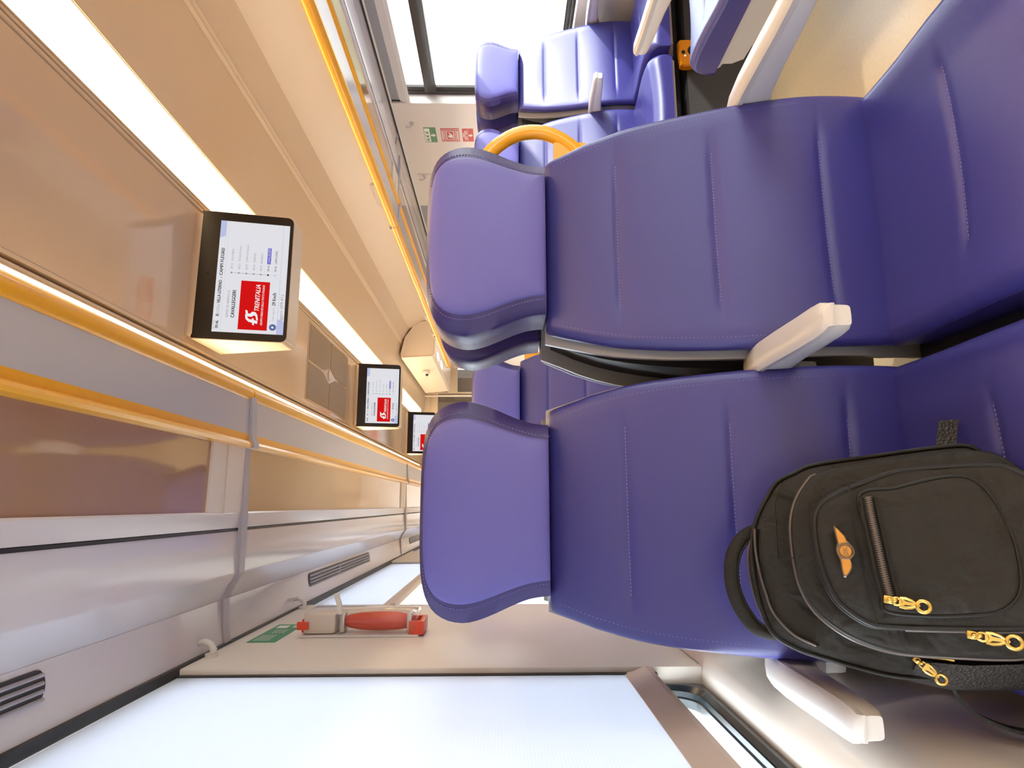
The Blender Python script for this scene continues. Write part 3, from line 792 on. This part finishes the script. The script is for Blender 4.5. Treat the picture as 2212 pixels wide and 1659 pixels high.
    b = MB(); b.prism_x([(-.24, .30), (-.59, .39), (-.60, .384), (-.59, .372), (-.24, .28)], -.20, .20); b.build('pan_shell', M['shell'], o, ang=30)
    # --- armrests
    def arm(x0, end):
        a = MB(); R = []
        k_ = (end-.10)/.40
        tab = [(-.095, .630, .060, .0195), (-.11, .645, .080, .0205), (-.14, .660, .088, .021), (-.19, .670, .062, .021), (-.25, .675, .048, .021), (-.32, .677, .041, .021), (-.40, .678, .036, .0205), (-.455, .680, .033, .020), (-.484, .681, .030, .0185), (-.497, .679, .024, .014)]
        tab = [(-.10+(y+.10)*k_, a_, b_, c_) for y, a_, b_, c_ in tab]
        for y, zt, h, w in tab:
            P = []
            for k in range(16):
                an = 2*PI*k/16; c, s_ = math.cos(an), math.sin(an)
                P.append((x0+w*.94*math.copysign(abs(c)**.35, c), y, zt-.010-h/2+(h/2)*math.copysign(abs(s_)**.4, s_)))
            R.append(P)
        a.loft(R); body = a.build('armrest', M['plastic_white'], o, ang=45)
        a = MB(); R = []
        for y, zt, h, w in tab:
            w *= 1.06
            R.append([(x0-w, y, zt-.012), (x0-w, y, zt-.004), (x0-w+.005, y, zt), (x0, y, zt+.0015), (x0+w-.005, y, zt), (x0+w, y, zt-.004), (x0+w, y, zt-.012)])
        e = R[-1]; R.append([(x, y-.004, z*.0+tab[-1][1]-.012+(z-(tab[-1][1]-.012))*.5) for x, y, z in e])
        a.loft(R); a.build('arm_pad', M['pad'], body, ang=35)
        a = MB(); a.cyl((x0-.021, -.118, .605), (x0+.021, -.118, .605), .034, 24); a.box((x0, -.10, .57), (.030, .07, .08), .008); a.build('arm_hinge', M['plastic_white'], body)
    if kind == 'window':
        arm(-.245*f, .425); arm(.2375*f, .450)
    else:
        arm(.2375*f, .475)
        a = MB(); a.prism_x([(-.18, .382), (-.545, .386), (-.558, .376), (-.556, .345), (-.535, .315), (-.20, .296)], .196*f, .212*f); a.build('end_panel', M['shell'], o, ang=30)
        if kind == 'plain': return o
        # yellow corner handle on the aisle side
        P = crom([(dx*f-.001*f, -.055, z+.018) for dx, z in ((.10, 1.135), (.165, 1.118), (.222, 1.085), (.257, 1.04), (.266, .995), (.255, .955), (.225, .915), (.18, .885), (.13, .87))], 30, False)
        a = MB(); a.tube(P, .0150, 12, flat=.8, up=(0, 1, 0)); h_ = a.build('grab_handle', M['yellow'], o)
        a = MB(); a.prism_x([(0, 0)]*0 or [(-.062, .915), (-.044, .915), (-.044, .978), (-.062, .978)], .170*f, .238*f); a.build('handle_web', M['yellow'], h_)
    return o
seats = {}
for kd in ('window', 'aisle', 'plain'):
    for fl in (False, True): seats[(kd, fl)] = make_seat(kd, fl)
used = set()
def place(kind, flip, x, y, facing_away, label, group):
    p = seats[(kind, flip)]; rz = PI if facing_away else 0
    if (kind, flip) not in used:
        used.add((kind, flip)); p.location = (x, y, 0); p.rotation_euler = (0, 0, rz); p['label'] = label; p['group'] = group; return p
    return copy_tree(p, (x, y, 0), rz, label, group)
SW, SA = -.0065, .4690                      # window and aisle seat centres on the left
RW, RA = 2*XC+.0125, 2*XC-.4625
YA, YB = 1.19, 2.86; YC = YB+1.67
GL, GR = 'blue train seats on the left side', 'blue train seats on the right side'
place('window', False, SW, YA, False, 'blue window seat with the black backpack lying on it', GL)
place('aisle', False, SA, YA, False, 'empty blue aisle seat beside the backpack seat, with yellow corner handle', GL)
for k_, v_ in list(seats.items()): pass
place('window', True, SW, YA+.022, True, 'blue seat standing back to back behind the backpack seat', GL)
place('plain', True, SA, YA+.022, True, 'blue seat back to back behind the empty aisle seat', GL)
place('window', False, SW, YB, False, 'next-row window seat hidden behind the backpack seat', GL)
place('aisle', False, SA, YB, False, 'next-row blue seat seen between the two near headrests', GL)
place('window', True, RW, YB, False, 'right-hand blue window seat with bright sun on its backrest', GR)
place('aisle', True, RA, YB, False, 'right-hand blue aisle seat partly behind the yellow handle', GR)
place('plain', False, RA, YA+.015, True, 'right-hand blue seat facing away, cut by the picture edge', GR)
place('window', False, RW, YA+.015, True, 'right-hand window seat facing away by the bright window', GR)
place('window', False, RW, YB+.022, True, 'blue seat back to back behind the sunlit window seat', GR)
place('plain', False, RA, YB+.022, True, 'blue seat back to back behind the right-hand aisle seat', GR)

# dark pedestal box added for the shade under the seats, orange socket unit
b = MB(); b.prism_x([(2.33, .30), (2.33, .05), (2.36, 0), (2.49, 0), (2.49, .30)], 1.44, 2.33); tag(b.build('seat_shade_box', M['dark_metal'], smooth=False), 'dark grey pedestal box added for the shade under the right-hand seats', 'box')
o = root('power_socket_unit', 'orange power socket unit below the sunlit right seats', 'power socket', (1.865, 2.328, .295))
b = MB(); P = [(-.06, -.035), (.05, -.048), (.065, -.03), (.062, .036), (.05, .046), (-.062, .040), (-.068, .02)]
b.loft([[(x, .0, z) for x, z in P], [(x*.98, -.02, z*.98) for x, z in P], [(x*.90, -.026, z*.88) for x, z in P]]); b.build('socket_body', M['orange'], o, ang=30)
b = MB(); b.cyl((.006, -.0262, -.014), (.006, -.029, -.014), .022, 24); b.build('socket_hole', M['black'], o)
b = MB(); b.cyl((-.002, -.0262, .026), (-.002, -.029, .026), .008, 16); b.build('usb_hole', M['black'], o)
b = MB(); b.ball((-.018, -.027, .019), .004); b.build('status_lamp', M['scr_logo'], o)

# ------------------------------------------------------------------ backpack
t_, yw = math.radians(24), math.radians(7)
Rz = Matrix.Rotation(yw, 3, 'Z')
Rv = Rz @ Vector((1, 0, 0)); Uv = Rz @ Vector((0, math.sin(t_), math.cos(t_))); Nv = Rz @ Vector((0, -math.cos(t_), math.sin(t_)))
bp = root('backpack', 'black backpack with brass zip pulls lying on the window seat', 'backpack', (-.0712, .8523, .5827))
BF = Matrix((Rv, Uv, Nv)).transposed().to_4x4()
B3 = lambda a, b_, d: BF @ Vector((a, b_, d))
MAIN = [(.0988, .1098), (.1098, .0874), (.1192, .0614), (.125, -.005), (.1304, -.0823), (.1290, -.115), (.115, -.128), (.0795, -.134), (.0313, -.137), (-.024, -.137), (-.0774, -.134), (-.1088, -.126), (-.1228, -.108), (-.1327, -.0604), (-.1382, -.0183), (-.1347, .024), (-.1184, .0869), (-.1096, .1124), (-.0925, .1377), (-.0623, .1482), (-.0205, .1525), (.0226, .1497), (.0532, .1403), (.075, .1275)]
MID = [(.0975, .0622), (.0879, .0749), (.068, .0891), (.0417, .0983), (.0076, .1009), (-.0315, .0986), (-.0599, .0879), (-.08, .0694), (-.0955, .0442), (-.1059, .0094), (-.1085, -.0376), (-.1078, -.105), (-.0950, -.138), (-.0581, -.150), (-.0075, -.153), (.0415, -.153), (.082, -.147), (.1070, -.126), (.1137, -.1), (.1119, -.0685), (.1086, .0033)]
FRONT = [(.0765, .0249), (.0692, .0466), (.0569, .0659), (.042, .075), (.0176, .0775), (-.0137, .0759), (-.046, .067), (-.0633, .0531), (-.0749, .0356), (-.0776, .0187), (-.0785, -.034), (-.0770, -.1092), (-.0690, -.1360), (-.0409, -.1510), (-.0007, -.1560), (.0344, -.1540), (.0584, -.1470), (.0780, -.1330), (.089, -.1141), (.0912, -.0899), (.0911, -.0608), (.0897, -.0173)]
POCK = [(.0606, .024), (.0668, -.0109), (.0737, -.0434), (.076, -.0666), (.0738, -.0796), (.0635, -.0907), (.0424, -.0994), (.0154, -.105), (-.0187, -.1048), (-.0391, -.1005), (-.0516, -.0912), (-.0598, -.0759), (-.0627, -.0476), (-.0633, -.0187), (-.0588, .0187), (-.0406, .018), (.011, .0206)]
def pillow(name, out, d0, d1, r, bulge, m, parent, n=120, wob=0.):
    P = [Vector(p) for p in crom(out, n)]
    c = sum(P, Vector((0, 0)))/n; rings = [[B3(p.x, p.y, d0) for p in P], [B3(p.x, p.y, (d0+d1)/2) for p in P]]
    rr = random.Random(len(name))
    ph = [rr.random()*6 for _ in range(4)]
    for k in range(0, 5):
        an = PI/2*k/4; q = inset2(P, r*(1-math.cos(an)))
        rings.append([B3(p.x, p.y, d1-r+r*math.sin(an)) for p in q])
    base = inset2(P, r)
    for s in (.9, .75, .55, .3, .08):
        rings.append([B3(c.x+(p.x-c.x)*s, c.y+(p.y-c.y)*s, d1+bulge*(1-s*s)+wob*math.sin(p.x*60*s+ph[0])*math.sin(p.y*55*s+ph[1])) for p in base])
    b = MB(); b.loft(rings); return b.build(name, M[m], parent, ang=60), P
def piping(name, P, d, r, parent, m='bag_dark', cyc=True):
    b = MB(); b.tube([B3(p[0], p[1], d) for p in P], r, 8, cyc); return b.build(name, M[m], parent)
main, P1 = pillow('main_compartment', MAIN, -.02, .070, .018, .006, 'bag', bp, wob=.004)
piping('piping', P1, .062, .0026, main); piping('piping', inset2(P1, -.001), .012, .0030, main)
mid, P2 = pillow('middle_compartment', MID, .05, .128, .015, .006, 'bag', bp, wob=.003)
piping('piping', inset2(P2, .003), .119, .0034, mid); piping('piping', inset2(P2, -.001), .102, .0022, mid); piping('zip_teeth', [p for p in inset2(P2, -.0012)[0:78]], .109, .0022, mid, 'zip', False)
fro, P3 = pillow('front_pocket', FRONT, .10, .172, .010, .008, 'bag', bp, wob=.002)
piping('piping', inset2(P3, .002), .168, .0034, fro); piping('piping', inset2(P3, -.001), .150, .0022, fro); piping('zip_teeth', inset2(P3, -.001)[40:72], .158, .0026, fro, 'zip', False)
pk, P4 = pillow('zip_pocket', POCK, .165, .182, .006, .006, 'bag', bp, wob=.001)
piping('piping', [p for p in inset2(P4, -.0015)], .176, .0022, pk)
b = MB()
zl = [(.0588, .0182), (.0389, .0182), (.0071, .017), (-.0238, .0158), (-.0470, .014)]
Z = crom(zl, 90, False)
for q in (-1, 1): b.tube([B3(p[0], p[1]+q*.0075, .1865) for p in Z], .0016, 6)
b.tube([B3(p[0], p[1], .1835) for p in Z], .007, 8, flat=.35, up=Nv); b.build('zip_tape', M['bag_dark'], pk)
b = MB()
for i, p in enumerate(Z): b.box(B3(p[0], p[1]+(.0008 if i % 2 else -.0008), .1872), (.0010, .0046, .0020), rot=BF.to_3x3().to_euler())
b.build('zip_teeth', M['zip'], pk, smooth=False)
# stitched seam above the pocket zip
b = MB(); b.tube([B3(p[0], p[1]+.016, .1815) for p in crom([(.074, .018), (.04, .019), (0, .017), (-.04, .016), (-.073, .014)], 30, False)], .0012, 6); b.build('pocket_seam', M['bag_dark'], fro)
b = MB(); b.tube([B3(*p, .0) + Nv*.135 for p in []] or [B3(.088, .1079, .079), B3(.0673, .1154, .083), B3(.0343, .1175, .085), B3(-.0019, .1202, .086), B3(-.0019, .10, .115)], .0010, 6); b.build('top_seam', M['bag_dark'], main)
def pull(pts, d, parent, s=1.):
    A = Vector(pts[0]); Bq = Vector(pts[-1]); L = (Bq-A).length; ax = (Bq-A)/L; nx = Vector((-ax.y, ax.x))
    at = lambda t, w, dd=0: B3(*(A+ax*t*L+nx*w*L), d+dd)
    b = MB(); b.box(B3(*(A-ax*L*.02), d+.001), (.009*s, .0085*s, .006*s), .002, rot=(BF.to_3x3() @ Matrix.Rotation(math.atan2(ax.y, ax.x), 3, 'Z')).to_euler())
    b.ball(at(.02, 0, .004), .0028*s); b.ball(at(.14, .02, .004), .0026*s); sl = b.build('zip_slider', M['gold'], parent)
    b = MB()
    b.tube([at(.08+.12*(1-math.cos(k*PI/8)) , .10*math.sin(k*PI/8), .004) for k in range(16)], .0013*s, 8, True)
    for sg in (-1, 1): b.tube([at(t, sg*w, .004) for t, w in ((.26, .12), (.4, .13), (.55, .10), (.66, .04), (.74, -.02))], [.0014*s, .0018*s, .0016*s, .0014*s, .0012*s], 8)
    b.slab([at(t, w, .0035) for t, w in ((.24, .11), (.30, .12), (.40, .05), (.74, .035), (.76, 0), (.74, -.035), (.40, -.05), (.30, -.12), (.24, -.11))], Nv*.0016)
    ring_ = [at(.84+.16*math.cos(k*PI/10), .155*math.sin(k*PI/10), .004) for k in range(20)]
    b.tube(ring_, .0021*s, 10, True); b.build('pull_tab', M['gold'], sl)
pull([(-.0487, .0160), (-.0565, -.0195)], .187, pk)
pull([(-.0829, -.0550), (-.0900, -.0945)], .168, fro)
pull([(-.1148, -.0113), (-.137, -.0345)], .098, main, .85)
b = MB(); b.tube([B3(*p, .105) for p in ((-.1085, -.016), (-.111, -.026), (-.112, -.038), (-.1135, -.046))], .0013, 6); b.build('zip_pull_edge', M['gold'], main)
# winged badge
W = [(.0296, .0556), (.0240, .0512), (.0185, .0470), (.0135, .0458), (.0108, .0435), (.0065, .0408), (.0020, .0398), (-.0040, .0418), (-.0081, .0450), (-.0121, .0443), (-.0173, .0450), (-.0225, .0485), (-.0262, .0522), (-.0255, .0548), (-.0200, .0556), (-.0146, .0556), (-.0080, .0554), (-.0040, .0566), (.0014, .0582), (.0065, .0578), (.0111, .0554), (.0160, .0560), (.0230, .0566), (.0285, .0570)]
bd = MB(); bd.loft([[B3(a, c, .1795) for a, c in W], [B3(a, c, .184) for a, c in W], [B3(.0017+(a-.0017)*.96, .0498+(c-.0498)*.93, .1852) for a, c in W]]); bdo = bd.build('winged_badge', M['badge_rim'], fro, ang=30)
bd = MB()
bd.loft([[B3(.0017+(a-.0017)*.91, .0500+(c-.0500)*.80, .185) for a, c in W], [B3(.0017+(a-.0017)*.89, .0500+(c-.0500)*.75, .1866) for a, c in W]]); bd.build('badge_wings', M['badge'], bdo, ang=30)
bd = MB(); bd.tube([B3(.0018+.0082*math.cos(k*PI/12), .0489+.0082*math.sin(k*PI/12), .1868) for k in range(24)], .0010, 6, True)
bd.tube([B3(.0018+.0062*math.cos(k*PI/12), .0489+.0062*math.sin(k*PI/12), .1868) for k in range(24)], .0006, 6, True)
F = Matrix.Translation((0, 0, 0)) @ BF
add_text(bd, '0K', F, -.0028, .0464, .0092, .0052, lift=.1872)
bd.build('badge_medallion', M['badge_rim'], bdo)
# top handle, open zip mouth, straps, side mesh pocket, webbing loop
hp = crom([(a, c, .03) for a, c in ((.040, .140), (.0348, .1560), (.0227, .1690), (.0048, .1790), (-.0198, .1835), (-.0462, .1815), (-.0699, .1725), (-.0880, .1590), (-.0960, .1350))], 40, False)
b = MB(); b.tube([B3(*p) for p in hp], [.0085+.0015*math.sin(PI*i/39) for i in range(40)], 12); hnd = b.build('carry_handle', M['bag'], bp)
b = MB(); b.tube([B3(p[0]*.93-.002, p[1]-.0095-.0*p[1], .036) for p in hp[3:37]], .0014, 6); b.build('handle_seam', M['bag_dark'], hnd)
b = MB()
op1 = crom([(.0377, .1442, .072), (.0102, .1464, .074), (-.021, .144, .075), (-.0413, .1405, .076), (-.0672, .1338, .076), (-.092, .114, .076), (-.1046, .0897, .074)], 40, False)
op2 = crom([(.0377, .1458, .050), (.0123, .1557, .050), (-.0117, .1585, .050), (-.0417, .1565, .050), (-.0668, .1505, .050), (-.0892, .1390, .052), (-.1046, .0997, .06)], 40, False)
b.tube([B3(*p) for p in op1], .0016, 6); b.tube([B3(*p) for p in op2], .0016, 6); b.build('mouth_zip', M['zip'], main)
b = MB(); b.loft([[B3(*p) for p in op1], [B3((p[0]+q[0])/2, (p[1]+q[1])/2-.012, (p[2]+q[2])/2) for p, q in zip(op1, op2)], [B3(*q) for q in op2]], closed=False); b.build('mouth_lining', M['bag_dark'], main)
b = MB()
for i in range(1): b.loft([[B3(-.116, -.012, .10), B3(-.138, -.006, .055), B3(-.146, -.010, .02), B3(-.140, -.016, .0)], [B3(-.118, -.06, .105), B3(-.146, -.055, .06), B3(-.155, -.055, .02), B3(-.142, -.055, .0)], [B3(-.114, -.13, .10), B3(-.142, -.128, .06), B3(-.150, -.126, .02), B3(-.138, -.12, 0)]], closed=False)
b.build('side_mesh_pocket', M['bag_mesh'], bp)
b = MB(); lp = crom([(.124, -.098, .015), (.140, -.102, .012), (.158, -.107, .010), (.1755, -.112, .008)], 14, False)
b.loft([[B3(p[0], p[1]+.0115, p[2]+.001), B3(p[0], p[1]-.0115, p[2]+.001), B3(p[0], p[1]-.0115, p[2]-.001), B3(p[0], p[1]+.0115, p[2]-.001)] for p in lp]); b.build('webbing_loop', M['bag_mesh'], bp)
def ribbon(pts, w, name, m='bag_dark', th=.002):
    C_ = crom(pts, 30, False); b = MB(); R_ = []
    for p in C_:
        q = B3(*p); R_.append([q+Nv*w+Rv*th, q-Nv*w+Rv*th, q-Nv*w-Rv*th, q+Nv*w-Rv*th])
    b.loft(R_); return b.build(name, M[m], bp)
BFi = BF.inverted(); BFi.translation = Vector(); Ob = Vector((-.0712, .8523, .5827))
def toB(w_): v = BFi.to_3x3() @ (Vector(w_)-Ob); return (v.x, v.y, v.z)
ribbon([toB(q) for q in ((-.205, .80, .545), (-.238, .79, .53), (-.252, .772, .505), (-.254, .75, .482), (-.252, .72, .468), (-.248, .68, .462), (-.244, .62, .468))], .014, 'shoulder_strap')
b = MB(); b.loft([[B3(x, y, -.018) for x, y in ((.085, .10), (-.09, .11), (-.10, -.10), (.10, -.11))], [B3(x, y, -.045) for x, y in ((.075, .09), (-.08, .10), (-.09, -.09), (.09, -.10))]]); b.build('back_padding', M['bag_mesh'], bp)

# ------------------------------------------------------------------ outside
b = MB(); b.box((XM, 4, -1.1), (80, 80, .1)); g = struct(b.build('ground', M['ballast'], smooth=False))
b = MB(); b.box((13, 6, 1.6), (1, 40, 5.0)); 
fo = tag(b.build('station_building', M['facade'], smooth=False), 'pale sunlit building seen through the right window', 'building')
for i in range(7):
    q = MB(); q.box((12.49, -8+i*4.0, 1.6), (.06, 1.1, 1.5), .02); q.build('facade_window', M['plastic_grey'], fo, smooth=False)
b = MB(); rr_ = random.Random(3)
ny, nr = 90, 9
b.loft([[(10.2+.75*math.cos(2*PI*k/nr)+rr_.uniform(-.12, .12), -6+j*.35, -.75+(.62+.2*math.sin(j*.31))*math.sin(2*PI*k/nr)+rr_.uniform(-.10, .10)) for k in range(nr)] for j in range(ny)])
hd_ = b.build('hedge', M['leaf']); hd_['kind'] = 'stuff'; tag(hd_, 'green hedge outside the right window', 'hedge')

# ------------------------------------------------------------------ light, sky, camera
w = bpy.data.worlds.new('sky'); S.world = w; w.use_nodes = True
bg = w.node_tree.nodes.get('Background') or w.node_tree.nodes.new('ShaderNodeBackground')
bg.inputs[0].default_value = (.86, .93, 1.0, 1); bg.inputs[1].default_value = 9.0
sun = bpy.data.lights.new('sun', 'SUN'); sun.energy = 3.6; sun.angle = math.radians(1.2); sun.color = (1, .94, .86)
so = bpy.data.objects.new('sun', sun); COL.objects.link(so)
so.rotation_euler = Vector((1.0, -.85, .655)).to_track_quat('Z', 'Y').to_euler()

F_PX = 1350.; yaw, pit = math.radians(10.922), math.radians(.875)
fwd = Vector((math.sin(yaw)*math.cos(pit), math.cos(yaw)*math.cos(pit), -math.sin(pit)))
rgt = Vector((math.cos(yaw), -math.sin(yaw), 0)); upv = rgt.cross(fwd)
cam = bpy.data.cameras.new('camera'); cam.sensor_fit = 'HORIZONTAL'; cam.sensor_width = 36; cam.lens = F_PX/2212*36; cam.clip_start = .02
co = bpy.data.objects.new('camera', cam); COL.objects.link(co)
mx = Matrix((-upv, rgt, -fwd)).transposed().to_4x4(); mx.translation = Vector((0, 0, CAMZ)); co.matrix_world = mx
S.camera = co
vs_ = S.view_settings; S.display_settings.display_device = 'sRGB'
vs_.view_transform = 'Standard'; vs_.look = 'None'; vs_.exposure = 0.34; vs_.gamma = 1.0; vs_.use_curve_mapping = False
S.cycles.use_denoising = True
S.cycles.max_bounces = 10; S.cycles.diffuse_bounces = 5; S.cycles.glossy_bounces = 5; S.cycles.transparent_max_bounces = 12
S.cycles.sample_clamp_indirect = 6.0
S.cycles.caustics_reflective = False; S.cycles.caustics_refractive = False
